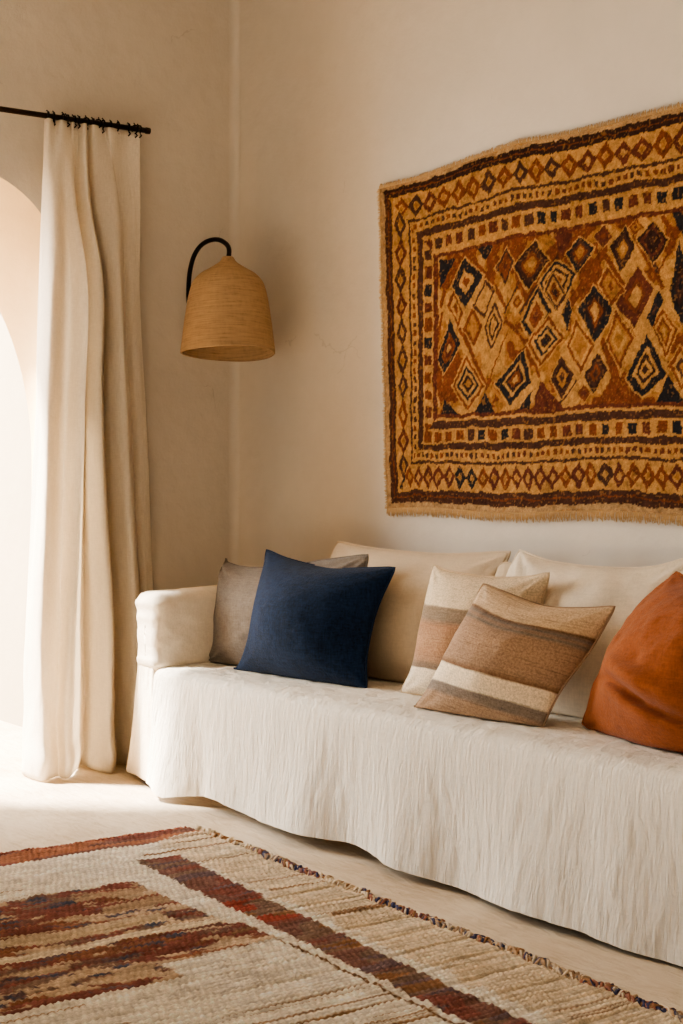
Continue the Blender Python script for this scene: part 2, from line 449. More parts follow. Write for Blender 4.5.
uu = np.linspace(0, 1, NU)[None, :] * np.ones((NV, 1)); vv = np.linspace(0, 1, NV)[:, None] * np.ones((1, NU))
low = sstep(0.55, 1.0, vv)
cv[:, :, 0] += fbm(uu * 26, vv * 5, 3) * 0.012 * sstep(0.0, 0.2, vv) + fbm(uu * 30, vv * 30, 5) * 0.014 * low
cv[:, :, 1] += fbm(uu * 20, vv * 7, 9) * 0.010 * sstep(0.0, 0.2, vv)
# puddled hem: bulges out just above the floor
pud = np.exp(-((vv - 0.975) / 0.022) ** 2)
bul = 0.6 + 1.1 * fbm(uu * 9, vv * 2, 11)
cv[:, :, 0] += (fbm(uu * 13, vv * 3, 13) * 0.05 + fbm(uu * 24, vv * 14, 15) * 0.03) * sstep(0.72, 0.97, vv)
cv[:, :, 1] += fbm(uu * 11, vv * 6, 17) * 0.04 * sstep(0.75, 0.97, vv)
cv[:, :, 0] += pud * 0.042 * bul
cv[:, :, 1] -= pud * 0.012 * bul
cv[:, :, 2] += low * fbm(uu * 8, vv * 0.5, 21) * 0.02 * sstep(0.9, 1.0, vv)
cv[:, :, 2] = np.maximum(cv[:, :, 2], 0.004)
cv[:, :, 0] = np.maximum(cv[:, :, 0], 0.03)
panel = mesh_obj('panel', cv.reshape(-1, 3), grid_faces(NU, NV), M_curtain, cur)
md = panel.modifiers.new('thick', 'SOLIDIFY'); md.thickness = 0.003
ring0 = None
for k, px in enumerate([48, 54, 63, 67, 74, 79, 86, 93, 98, 103, 111, 118, 129, 135, 139]):
    p = on_left(px, 128, ROD_X); y = p[1]
    if ring0 is None:
        mb = MB()
        mb.tube([(0.0165 * math.cos(t), 0.002 * math.sin(2 * t), 0.0165 * math.sin(t)) for t in np.linspace(0, 2 * PI, 22)], 0.0032, 6)
        mb.tube([(0, 0, -0.016), (0.004, 0.004, -0.026), (-0.002, -0.004, -0.034)], 0.003, 6)
        mb.tube([(0.002, 0.002, 0.017), (0.004, -0.006, 0.024)], 0.0025, 6)
        o = mb.build('ring', M_cord, None); ring0 = o
    else:
        o = ring0.copy(); COL.objects.link(o)
    o.parent = cur; o.matrix_parent_inverse = cur.matrix_basis.inverted()
    o.location = (ROD_X, y, ROD_Z - 0.002); o.rotation_euler = (0, random.uniform(-.5, .5), random.uniform(-0.5, 0.5))

# ------------------------------------------------------------------ wall lamp
LX = 0.40
top = hit(228, 257, (LX, 0, 0), (1, 0, 0)); ly = top[1]
lamp = thing('wall_lamp', 'woven raffia bell lamp hanging from a curved black arm in the corner', 'lamp', (0.0, ly, top[2] - 0.15))
depth_l = float(np.dot(np.array([LX, ly, 0]) - C0, D)); k_ = depth_l / F
prof = [(0.0, 257), (5.5, 257.2), (6.5, 259), (8.5, 262), (13, 265.5), (20, 270), (27.5, 274.5), (33, 280), (36.5, 286), (39.3, 297), (42, 313), (44.3, 331), (46.6, 350), (46.8, 354)]
prof = [(r_ * k_, (257 - y_) * k_) for r_, y_ in prof]
pp = catmull(np.array(prof[1:]), 46)
pr = [(0.002, pp[0][1])] + [tuple(q) for q in pp]
ins = [(max(0.002, r_ - 0.007), z_ + (0.0 if i_ < 1 else -0.004)) for i_, (r_, z_) in enumerate(pr[::-1])]
full = pr + [(pr[-1][0] - 0.003, pr[-1][1] - 0.003)] + [(r_, z_ - (0.0)) for r_, z_ in ins]
NA = 72
sv = []
for j, (r_, z_) in enumerate(full):
    for i in range(NA):
        t = 2 * PI * i / NA; w = 1 + 0.012 * math.sin(2 * t + 0.6) * min(1, -z_ / 0.3 + 0.01)
        sv.append((r_ * w * math.cos(t), r_ * w * math.sin(t), z_ + 0.004 * math.sin(t * 2 + 1) * min(1, -z_ / 0.3)))
shade = mesh_obj('lamp_shade', sv, grid_faces(NA, len(full), wrap_u=True, flip=True), M_raffia)
shade.location = top; shade.parent = lamp; shade.matrix_parent_inverse = lamp.matrix_basis.inverted()
# bottom leans a little towards the room
shade.rotation_euler = (math.radians(-2.6), math.radians(-4.2), 0)
ax = on_left(188, 300, 0.10)
arm_px = [(230.5, 256), (229, 249), (224.5, 242.5), (217, 239.5), (208, 241), (200, 246.5), (194, 256), (190.5, 268), (188.8, 282), (188.5, 300)]
npts = len(arm_px); ap = []
for i, (a, b) in enumerate(arm_px):
    f_ = min(1, i / 6.0); xx = LX * (1 - f_) + 0.10 * f_
    q = hit(a, b, (xx, 0, 0), (1, 0, 0)); ap.append(q)
ap[0] = np.array([top[0], top[1], top[2] - 0.02]); 
yw = ap[-1][1]
zq = ap[-1][2]; ap += [np.array([0.100, yw + 0.015, zq - 0.05]), np.array([0.075, yw + 0.05, zq - 0.09]), np.array([0.03, yw + 0.075, zq - 0.105]), np.array([0.004, yw + 0.08, zq - 0.107])]; yw += 0.08
mb = MB(); mb.tube([tuple(q) for q in catmull(np.array(ap), 70)], 0.0095, 12); mb.build('arm', M_black, lamp)
mb = MB(); mb.tube([(0.001, yw, ap[-1][2]), (0.018, yw, ap[-1][2])], 0.035, 24); mb.build('wall_plate', M_black, lamp)
mb = MB(); mb.tube([(top[0], top[1], top[2] - 0.01), (top[0], top[1], top[2] - 0.09)], 0.018, 16); mb.build('bulb_socket', M_black, lamp)

# ------------------------------------------------------------------ tapestry
TX0, TZ0, TW, TH = 1.065, 1.016, 2.04, 1.184
tap = thing('wall_tapestry', 'large ochre and rust flatwoven rug with diamonds hung on the right wall', 'tapestry', (TX0 + TW / 2, -0.012, TZ0))
def st(px, py):
    p = on_right(px, py, -0.014); return p[0], p[2]

c_tan, c_och, c_rust, c_mar, c_brn, c_dk, c_nav = lin(200, 150, 90), lin(174, 122, 68), lin(130, 72, 42), lin(106, 56, 42), lin(84, 54, 42), lin(62, 40, 32), lin(42, 40, 42)
cc = dict(t=c_tan, o=c_och, r=c_rust, m=c_mar, b=c_brn, d=c_dk, n=c_nav)
A = lambda x, y: (x / 5.123 + 430, y / 5.123 + 220)
B = lambda x, y: (x / 4.454 + 553, y / 4.454 + 190)
# each diamond: frame, four corners top/right/bottom/left, rings from the outside in
DIA = [
 (A, (180, 195), (280, 285), (180, 455), (118, 345), 'nntr'), (A, (400, 155), (440, 220), (392, 355), (345, 255), 'brrm'), (A, (540, 115), (620, 210), (515, 370), (438, 250), 'dbrot'),
 (A, (125, 365), (168, 470), (150, 552), (92, 440), 'rtr'), (A, (335, 435), (384, 520), (320, 668), (276, 560), 'btdto'), (A, (220, 450), (268, 560), (222, 642), (172, 560), 'roo'),
 (A, (100, 505), (162, 640), (75, 785), (43, 720), 'nnrmt'), (A, (190, 695), (282, 850), (205, 980), (120, 855), 'rtntdo'), (A, (490, 675), (526, 830), (415, 955), (345, 840), 'nntdrt'),
 (A, (565, 355), (625, 480), (530, 645), (474, 530), 'ntrm'), (A, (610, 500), (690, 600), (570, 755), (505, 640), 'rtntdn'), (A, (290, 305), (335, 370), (280, 520), (218, 450), 'bttt'),
 (A, (465, 370), (495, 430), (450, 490), (425, 430), 'tro'),
 (B, (120, 205), (192, 260), (115, 378), (62, 290), 'nbroo'), (B, (325, 165), (368, 250), (310, 370), (260, 250), 'dbot'), (B, (445, 135), (522, 220), (455, 335), (380, 220), 'dmddb'),
 (B, (20, 315), (108, 380), (15, 548), (-58, 430), 'ntdtrm'), (B, (185, 425), (272, 540), (190, 682), (114, 530), 'nndrtt'), (B, (380, 335), (458, 440), (365, 620), (290, 520), 'mmrtt'),
 (B, (110, 575), (190, 700), (130, 822), (64, 700), 'rtooo'), (B, (290, 545), (366, 660), (300, 806), (240, 680), 'rotoo'), (B, (205, 735), (256, 810), (180, 912), (144, 840), 'dbrb'),
 (B, (420, 640), (512, 810), (410, 922), (334, 840), 'nntdtd'), (B, (40, 745), (102, 830), (40, 928), (-8, 840), 'bdob'), (B, (500, 525), (562, 620), (510, 746), (450, 610), 'rtrot'),
 (B, (565, 225), (640, 420), (572, 596), (526, 440), 'nndbn'), (B, (70, 475), (90, 540), (65, 628), (42, 560), 'nn'), (B, (482, 445), (502, 490), (450, 610), (426, 570), 'nnb'),
 (B, (250, 345), (330, 450), (270, 530), (205, 420), 'roor'), (B, (140, 870), (165, 910), (140, 955), (115, 920), 'rm'),
 (B, (575, 690), (650, 800), (580, 880), (520, 780), 'rtbo'), (B, (230, 155), (268, 210), (228, 262), (186, 210), 'mmr'), (B, (375, 130), (405, 165), (370, 205), (340, 170), 'rom'),
 (A, (640, 280), (700, 380), (655, 470), (590, 370), 'btrd')]
TRI = [
 (A, [(50, 200), (140, 195), (55, 350)], 'n'), (A, [(245, 135), (345, 115), (290, 218)], 'n'), (A, [(60, 1015), (80, 925), (160, 1005)], 'n'), (A, [(232, 1000), (285, 880), (345, 995)], 'n'),
 (A, [(525, 995), (575, 820), (700, 980)], 'm'), (A, [(450, 995), (530, 880), (515, 995)], 'n'), (A, [(30, 770), (100, 860), (60, 960)], 'r'),
 (B, [(220, 968), (285, 878), (360, 965)], 'n'), (B, [(470, 945), (515, 815), (600, 940)], 'n'), (B, [(190, 970), (270, 830), (400, 955)], 'r'),
 (B, [(0, 180), (100, 190), (45, 300)], 'm'), (B, [(530, 95), (600, 70), (580, 200)], 'n'), (A, [(330, 130), (390, 110), (300, 300)], 'r')]
BANDS = [  # thick rust and thin dark lines of the lattice
 (A, (135, 195), (60, 430), 16, 'r'), (A, (210, 165), (300, 300), 14, 'r'), (A, (295, 290), (395, 450), 13, 'r'), (A, (160, 560), (290, 845), 14, 'r'), (A, (395, 510), (510, 650), 11, 'r'),
 (A, (60, 480), (40, 640), 10, 'r'), (A, (510, 640), (570, 800), 10, 'r'), (A, (320, 850), (390, 950), 11, 'o'), (A, (130, 690), (85, 830), 4, 'r'), (A, (400, 590), (310, 820), 4, 'r'), (A, (470, 330), (390, 480), 4, 'b'),
 (A, (530, 120), (480, 200), 5, 'b'), (A, (660, 190), (470, 490), 8, 'b'), (A, (650, 240), (480, 510), 5, 't'),
 (B, (235, 270), (85, 500), 20, 'r'), (B, (90, 480), (75, 620), 8, 'r'), (B, (360, 190), (490, 430), 9, 'r'), (B, (275, 545), (225, 690), 20, 'o'), (B, (225, 680), (290, 850), 18, 'r'), (B, (240, 290), (330, 440), 12, 'r'), (B, (440, 240), (470, 370), 6, 'b'),
 (B, (545, 240), (470, 370), 5, 'r'), (B, (490, 120), (560, 210), 10, 'r'), (B, (300, 530), (365, 650), 7, 'r'), (B, (110, 860), (30, 950), 4, 'b'), (B, (150, 700), (290, 540), 4, 't'), (B, (400, 660), (300, 830), 5, 't'), (B, (520, 760), (590, 850), 5, 'r')]

DX = 0.0036
nu, nv = int(TW / DX), int(TH / DX)
s_ = np.linspace(0, TW, nu); t_ = np.linspace(0, TH, nv)
SS, TT = np.meshgrid(s_, t_)                    # [v][u]
wx = fbm(SS * 16, TT * 16, 31, 3) * 0.020 + fbm(SS * 90, TT * 90, 33, 2) * 0.011
wy = fbm(SS * 16, TT * 16, 37, 3) * 0.020 + fbm(SS * 90, TT * 90, 39, 2) * 0.011
SX = SS + wx; TY = TT + wy
mott = fbm(SS * 10, TT * 10, 41, 4); fine = vnoise(SS * 220, TT * 220, 43)
def paint(img, mask, col):
    img[mask] = col
img = np.zeros((nv, nu, 3)); img[:] = c_tan
# distances to the four sides, pattern tuned from the photo (metres from the woven edge)
dl = SX; dr = TW - SX; db = TY; dt = TH - TY
side = np.minimum(dl, dr)
def inb(d, a, b): return (d >= a) & (d < b)
# horizontal borders: (start, end, colour) from the bottom edge / from the top edge; vertical ones from the side
bot = [(0.0, 0.022, lin(190, 154, 110)), (0.022, 0.065, c_brn), (0.042, 0.047, c_rust), (0.158, 0.168, c_brn), (0.207, 0.230, c_brn), (0.282, 0.307, c_brn), (0.317, 0.330, c_mar)]
topb = [(0.0, 0.014, lin(196, 158, 112)), (0.014, 0.049, c_dk), (0.030, 0.034, c_rust), (0.143, 0.153, c_brn), (0.192, 0.217, c_brn), (0.289, 0.302, c_mar)]
lef = [(0.0, 0.028, lin(196, 158, 112)), (0.028, 0.067, c_brn), (0.046, 0.051, c_rust), (0.156, 0.167, c_brn), (0.202, 0.231, c_brn), (0.287, 0.312, c_mar)]
FB, FT, FL = 0.330, 0.302, 0.312
field = (side > FL) & (db > FB) & (dt > FT)
# which border a point belongs to, mitred at the corners
rb, rt, rl = db / FB, dt / FT, side / FL
isb = (rb <= rl) & (rb <= rt); ist = (rt < rb) & (rt <= rl); isl = ~(isb | ist)
for region, dist, bands in ((isb, db, bot), (ist, dt, topb), (isl, side, lef)):
    for a, b, c in bands: paint(img, region & inb(dist, a, b) & ~field, c)
# small zigzag / diamond chains in the wide strip, dotted chain in the narrow strip, blocks in the inner strip
def chain(region, along, dist, a, b, period, cols):
    m = (a + b) / 2; h = (b - a) / 2 * 0.86
    idx = np.floor(along / period).astype(int); ph = along / period - idx
    dd = np.abs(ph - 0.5) * 2 + np.abs(dist - m) / h
    hue = _hash(idx, idx * 0 + 3, 5)
    ringm = region & inb(dist, a, b) & (dd > 0.46) & (dd < 1.10)
    for k, c in enumerate(cols):
        img[ringm & (hue >= k / len(cols)) & (hue < (k + 1) / len(cols))] = c
    core = region & inb(dist, a, b) & (dd < 0.30)
    img[core & (hue > 0.35)] = c_och
def dots(region, along, dist, a, b, period, cols, fill=0.62, hf=0.8):
    m = (a + b) / 2; h = (b - a) / 2 * hf
    idx = np.floor(along / period).astype(int); ph = along / period - idx
    hue = _hash(idx, idx * 0 + 9, 8); wid = fill * (0.7 + 0.45 * _hash(idx, idx * 0 + 2, 4))
    msk = region & (np.abs(dist - m) < h) & (np.abs(ph - 0.5) * 2 < wid)
    for k, c in enumerate(cols): img[msk & (hue >= k / len(cols)) & (hue < (k + 1) / len(cols))] = c
AX = SX; AY = TY
wig = fbm(SS * 30, TT * 30, 61, 2) * 0.012
wig2 = wig + fbm(SS * 12, TT * 12, 63, 2) * 0.02
chain(isb & ~field, AX + wig2, db + wig * .6, 0.068, 0.156, 0.058, [c_mar, c_brn, c_rust, c_mar, c_nav, c_rust])
chain(ist & ~field, AX + wig2, dt + wig * .6, 0.052, 0.141, 0.078, [c_mar, c_mar, c_rust, c_brn])
chain(isl & ~field, AY + wig2, side + wig * .5, 0.076, 0.146, 0.098, [c_rust, c_mar, c_brn, c_mar])
dots(isb & ~field, AX, db + wig, 0.178, 0.198, 0.027, [c_mar, c_brn, c_rust]); dots(ist & ~field, AX, dt + wig, 0.162, 0.182, 0.030, [c_mar, c_brn, c_rust]); dots(isl & ~field, AY, side + wig * .5, 0.174, 0.192, 0.034, [c_rust, c_brn])
dots(isb & ~field, AX, db, 0.235, 0.276, 0.058, [c_mar, c_nav, c_rust, c_brn, c_nav, c_mar, c_rust], 0.68, 0.85); dots(ist & ~field, AX, dt, 0.226, 0.272, 0.058, [c_mar, c_nav, c_brn, c_rust, c_mar], 0.68, 0.8)
dots(isl & ~field, AY, side, 0.238, 0.281, 0.062, [c_nav, c_brn, c_mar, c_nav, c_rust], 0.66, 0.9)
# diamond field
fx0, fz0 = TX0, TZ0
PXw = SX + TX0; PZw = TY + TZ0
XM = TX0 + 1.46                              # beyond this the weaving mirrors itself
PXw = np.where(PXw > XM, 2 * XM - PXw, PXw)
img[field & (mott > 0.0)] = c_och
img[field & (mott > 0.09)] = c_rust
def fld(q, fr): return st(*fr(*q))
for fr, p, q, w, col in BANDS:
    x1, z1 = fld(p, fr); x2, z2 = fld(q, fr)
    w = w / (5.123 if fr is A else 4.454) * 0.0034
    dx, dz = x2 - x1, z2 - z1; L2 = dx * dx + dz * dz
    tt = np.clip(((PXw - x1) * dx + (PZw - z1) * dz) / L2, 0, 1)
    dd = np.hypot(PXw - x1 - tt * dx, PZw - z1 - tt * dz)
    paint(img, field & (dd < w), cc[col])
def inside_poly(poly):
    m = np.ones_like(PXw, bool); n = len(poly)
    sgn = 0
    for i in range(n):
        (x1, z1), (x2, z2) = poly[i], poly[(i + 1) % n]
        sgn += x1 * z2 - x2 * z1
    for i in range(n):
        (x1, z1), (x2, z2) = poly[i], poly[(i + 1) % n]
        cr = (x2 - x1) * (PZw - z1) - (z2 - z1) * (PXw - x1)
        m &= (cr * (1 if sgn > 0 else -1)) >= 0
    return m
for fr, poly, col in TRI: paint(img, field & inside_poly([fld(q, fr) for q in poly]), cc[col])
for fr, T_, R_, B_, L_, rings in DIA:
    pol = [fld(q, fr) for q in (T_, R_, B_, L_)]
    cx_, cz_ = sum(p[0] for p in pol) / 4, sum(p[1] for p in pol) / 4
    n = len(rings)
    paint(img, field & inside_poly([(cx_ + (x - cx_) * 1.12, cz_ + (z - cz_) * 1.10) for x, z in pol]), c_tan)
    for k, ch in enumerate(rings):
        sc_ = 1 - k / n
        paint(img, field & inside_poly([(cx_ + (x - cx_) * sc_, cz_ + (z - cz_) * sc_) for x, z in pol]), cc[ch])
# yarn: faded, speckled
lum = 0.67 + 0.7 * fbm(SS * 60, TT * 60, 71, 3) + 0.35 * (fine - 0.5) + 0.25 * fbm(SS * 4, TT * 4, 73, 3)
img *= lum[..., None]
blend = (vnoise(SS * 150, TT * 150, 77) > 0.80)[..., None]
img = np.where(blend, img * 0.55 + np.array(c_och) * 0.35, img)
img = np.clip(img, 0.004, 1)
# geometry: hangs slightly wavy
sag = np.interp(SS, [0, .2, .45, .73, .87, .97, 1.2, 1.44, 2.1], [-.010, -.014, 0.002, .016, .006, 0, -.002, -.006, 0]) + fbm(SS * 3, TT * 0 + 1, 81, 3) * 0.006
edge_l = (0.022 - 0.050 * (TT / TH) ** 1.3 + fbm(TT * 14, TT * 0, 83, 3) * 0.012) * sstep(0.32, 0.0, SS)
tv = np.zeros((nv, nu, 3))
tv[..., 0] = TX0 + SS + edge_l
tv[..., 1] = -0.014 - 0.010 * (fbm(SS * 4, TT * 1.5, 85, 3) + 0.5) - 0.0015 * fine
tv[..., 2] = TZ0 + TT + sag * (TT / TH) + 0.006 * np.sin(SS * 7) * (1 - TT / TH)
mesh_obj('woven_field', tv.reshape(-1, 3), grid_faces(nu, nv), M_tap, tap, cols=img.reshape(-1, 3))
def edge_fringe(idx_uv, direction, lmin, lmax, n, name, jit=0.004):
    mb = MB(); P = np.array([tv[j, i] for j, i in idx_uv])
    L = np.concatenate([[0], np.cumsum(np.linalg.norm(np.diff(P, axis=0), axis=1))])
    for k in range(n):
        d_ = L[-1] * (k + random.random()) / n
        p = np.array([np.interp(d_, L, P[:, c]) for c in range(3)])
        ln = random.uniform(lmin, lmax); dv = np.array(direction) * ln
        lat = np.array([dv[2], 0, -dv[0]]); lat = lat / np.linalg.norm(lat) * random.uniform(-1, 1) * ln * 0.35
        mb.tube([p - np.array(direction) * 0.003, p + dv * 0.5 + lat * 0.3 + np.array([0, -0.002, 0]), p + dv + lat], [0.0021, 0.0019, 0.0012], 4)
    return mb.build(name, M_tapfringe, tap)
edge_fringe([(0, i) for i in range(nu)], (0, 0, -1), 0.018, 0.032, 620, 'bottom_fringe')
edge_fringe([(nv - 1, i) for i in range(nu)], (0, 0, 1), 0.008, 0.016, 520, 'top_fringe')
edge_fringe([(j, 0) for j in range(nv)], (-1, 0, 0), 0.006, 0.016, 260, 'side_fringe')
edge_fringe([(j, nu - 1) for j in range(nv)], (1, 0, 0), 0.006, 0.016, 260, 'side_fringe')

# ------------------------------------------------------------------ sofa
SX0, SX1, SZ = 0.66, 3.86, 0.45
sofa = thing('sofa', 'long low sofa under a loose off-white linen cover reaching nearly to the floor', 'sofa', (2.2, -0.38, 0.0))
def armrest(x0, x1, inner_side):
    v, f = rounded_box(x0, x1, -0.735, -0.06, 0.42, 0.712, 0.045, 34)
    v = np.array(v)
    w = fbm(v[:, 1] * 7 + v[:, 2] * 5, v[:, 2] * 9 - v[:, 1] * 4, 91, 4)
    fr = sstep(-0.45, -0.72, v[:, 1])
    w2 = fbm(v[:, 1] * 30 + v[:, 2] * 25, v[:, 2] * 22, 93, 3)
    s = np.sign(v[:, 0] - (x0 + x1) / 2)
    v[:, 0] += s * (w * 0.020 + w2 * 0.022 * fr)
    v[:, 2] += (w * 0.010 + 0.012 * np.sin((v[:, 1] + 0.7) * 4.2)) * sstep(0.60, 0.70, v[:, 2])
    v[:, 1] += -w2 * 0.012 * sstep(-0.70, -0.735, v[:, 1])
    return mesh_obj('armrest', v, f, M_arm, sofa)
armrest(0.476, 0.665, 1)
armrest(3.862, 4.05, -1)
# cloth of the arm front falling to the floor
def arm_skirt(mirror=False):
    topp = [(0.484, -0.06), (0.484, -0.40), (0.484, -0.680), (0.494, -0.712), (0.530, -0.722), (0.590, -0.722), (0.635, -0.705)]
    midp = [(0.440, -0.06), (0.440, -0.40), (0.440, -0.670), (0.462, -0.716), (0.520, -0.736), (0.620, -0.738), (0.70, -0.735)]
    botp = [(0.330, -0.06), (0.320, -0.40), (0.300, -0.620), (0.312, -0.672), (0.410, -0.688), (0.560, -0.728), (0.76, -0.748)]
    n, m = 70, 60
    T_, M_, B_ = catmull(topp, n), catmull(midp, n), catmull(botp, n)
    z1 = 0.475; out = np.zeros((m, n, 3)); s_ = np.linspace(0, 1, n)
    for j in range(m):
        t = j / (m - 1)
        a = 1 - sstep(0, 0.5, t) if t < 0.5 else 0; c = sstep(0.35, 1.0, t) if t > 0.35 else 0
        a = (1 - t) ** 2; b_ = 2 * t * (1 - t); c = t * t
        out[j, :, :2] = T_ * a + M_ * b_ + B_ * c
        hem = 0.022 + 0.02 * fbm(s_ * 5, s_ * 0, 101, 2)
        out[j, :, 2] = z1 + (hem - z1) * t
    ww = fbm(s_[None, :] * 18 + 0 * out[..., 2], out[..., 2] * 5, 103, 4) * 0.012 + fbm(s_[None, :] * 50 + 0 * out[..., 2], out[..., 2] * 25, 105, 3) * 0.005
    out[..., 1] -= ww; out[..., 0] += ww * 0.5
    if mirror: out[..., 0] = 0.474 + 4.052 - out[..., 0]
    o = mesh_obj('armrest_skirt', out.reshape(-1, 3), grid_faces(n, m, flip=mirror), M_arm, sofa)
    o.modifiers.new('thick', 'SOLIDIFY').thickness = 0.003
arm_skirt(); arm_skirt(True)
# seat cover: along the seat, over the front edge and down to the hem
prof_s = [(-0.04, SZ - 0.004), (-0.20, SZ), (-0.36, SZ + 0.002), (-0.52, SZ + 0.003), (-0.64, SZ + 0.001), (-0.695, SZ - 0.003), (-0.725, SZ - 0.016), (-0.739, SZ - 0.042), (-0.746, SZ - 0.12), (-0.750, SZ - 0.22), (-0.758, SZ - 0.33), (-0.766, 0.014)]
NXs, NVs = 640, 170
pf = arc_resample(np.array(prof_s), NVs)
Lp = np.concatenate([[0], np.cumsum(np.linalg.norm(np.diff(pf, axis=0), axis=1))]); tl = Lp / Lp[-1]
xs = np.linspace(0, 1, NXs)
front = sstep(0.60, 0.70, tl)[:, None]           # 0 on the seat, 1 on the hanging front
down = np.clip((SZ - pf[:, 1]) / SZ, 0, 1)[:, None]
xl = SX0 - 0.012 + 0.05 * down ** 1.5
X = xl + (SX1 + 0.05 * down - xl) * xs[None, :]
Y = np.repeat(pf[:, 0][:, None], NXs, 1); Z = np.repeat(pf[:, 1][:, None], NXs, 1)
Lm = np.repeat(Lp[:, None], NXs, 1)
fold = 0.022 * np.sin(X * 9.5 + 1.2 * np.sin(X * 3.1)) + 0.016 * fbm(X * 6, X * 0 + 4, 111, 3) * 2 + 0.030 * np.exp(-((X - 0.80) / 0.09) ** 2) - 0.030 * np.exp(-((X - 0.99) / 0.07) ** 2)
crk = fbm(X * 42 + 4 * fbm(X * 5, Lm * 5, 113, 2), Lm * 7, 115, 4)
crk2 = fbm(X * 120, Lm * 20, 117, 3)
crk3 = fbm(X * 14 + 2.5 * fbm(X * 3, Lm * 3, 119), Lm * 4.5, 121, 3)
Y -= front * (fold * down ** 1.5 + (crk * 0.0045 + crk2 * 0.003 + crk3 * 0.011) * (0.35 + 0.65 * sstep(0, 0.5, down)))
wr = fbm(X * 16 + Lm * 9, Lm * 34 - X * 6, 123, 4); wr2 = fbm(X * 30, Lm * 80, 125, 3)
Z += (1 - front) * (wr * 0.009 * sstep(0.1, 0.5, tl)[:, None] + wr2 * 0.003 + crk3 * 0.006)
hemw = 0.008 * np.sin(X * 7.1 + 0.7) + 0.012 * fbm(X * 5, X * 0, 127, 3)
Z += down ** 2 * (hemw + np.interp(X, [0.6, 0.72, 0.84, 1.1, 2.0, 2.3, 2.8, 3.2], [.055, .035, 0, .028, .022, .012, 0, .004]))
Z = np.maximum(Z, 0.008)
sv = np.stack([X, Y, Z], -1)
cov = mesh_obj('seat_cover', sv.reshape(-1, 3), grid_faces(NXs, NVs, flip=True), M_cover, sofa)
v, f = rounded_box(0.50, 4.03, -0.70, -0.06, 0.10, 0.425, 0.03, 8); mesh_obj('seat_base', v, f, M_arm, sofa)
v, f = rounded_box(0.66, 3.86, -0.13, -0.03, 0.40, 0.66, 0.04, 8); mesh_obj('backrest', v, f, M_arm, sofa)
for lx in (0.60, 3.92):
    for ly_ in (-0.62, -0.14):
        mb = MB(); mb.tube([(lx, ly_, 0.0), (lx, ly_, 0.11)], [0.022, 0.028], 14); mb.build('leg', M_wood, sofa)

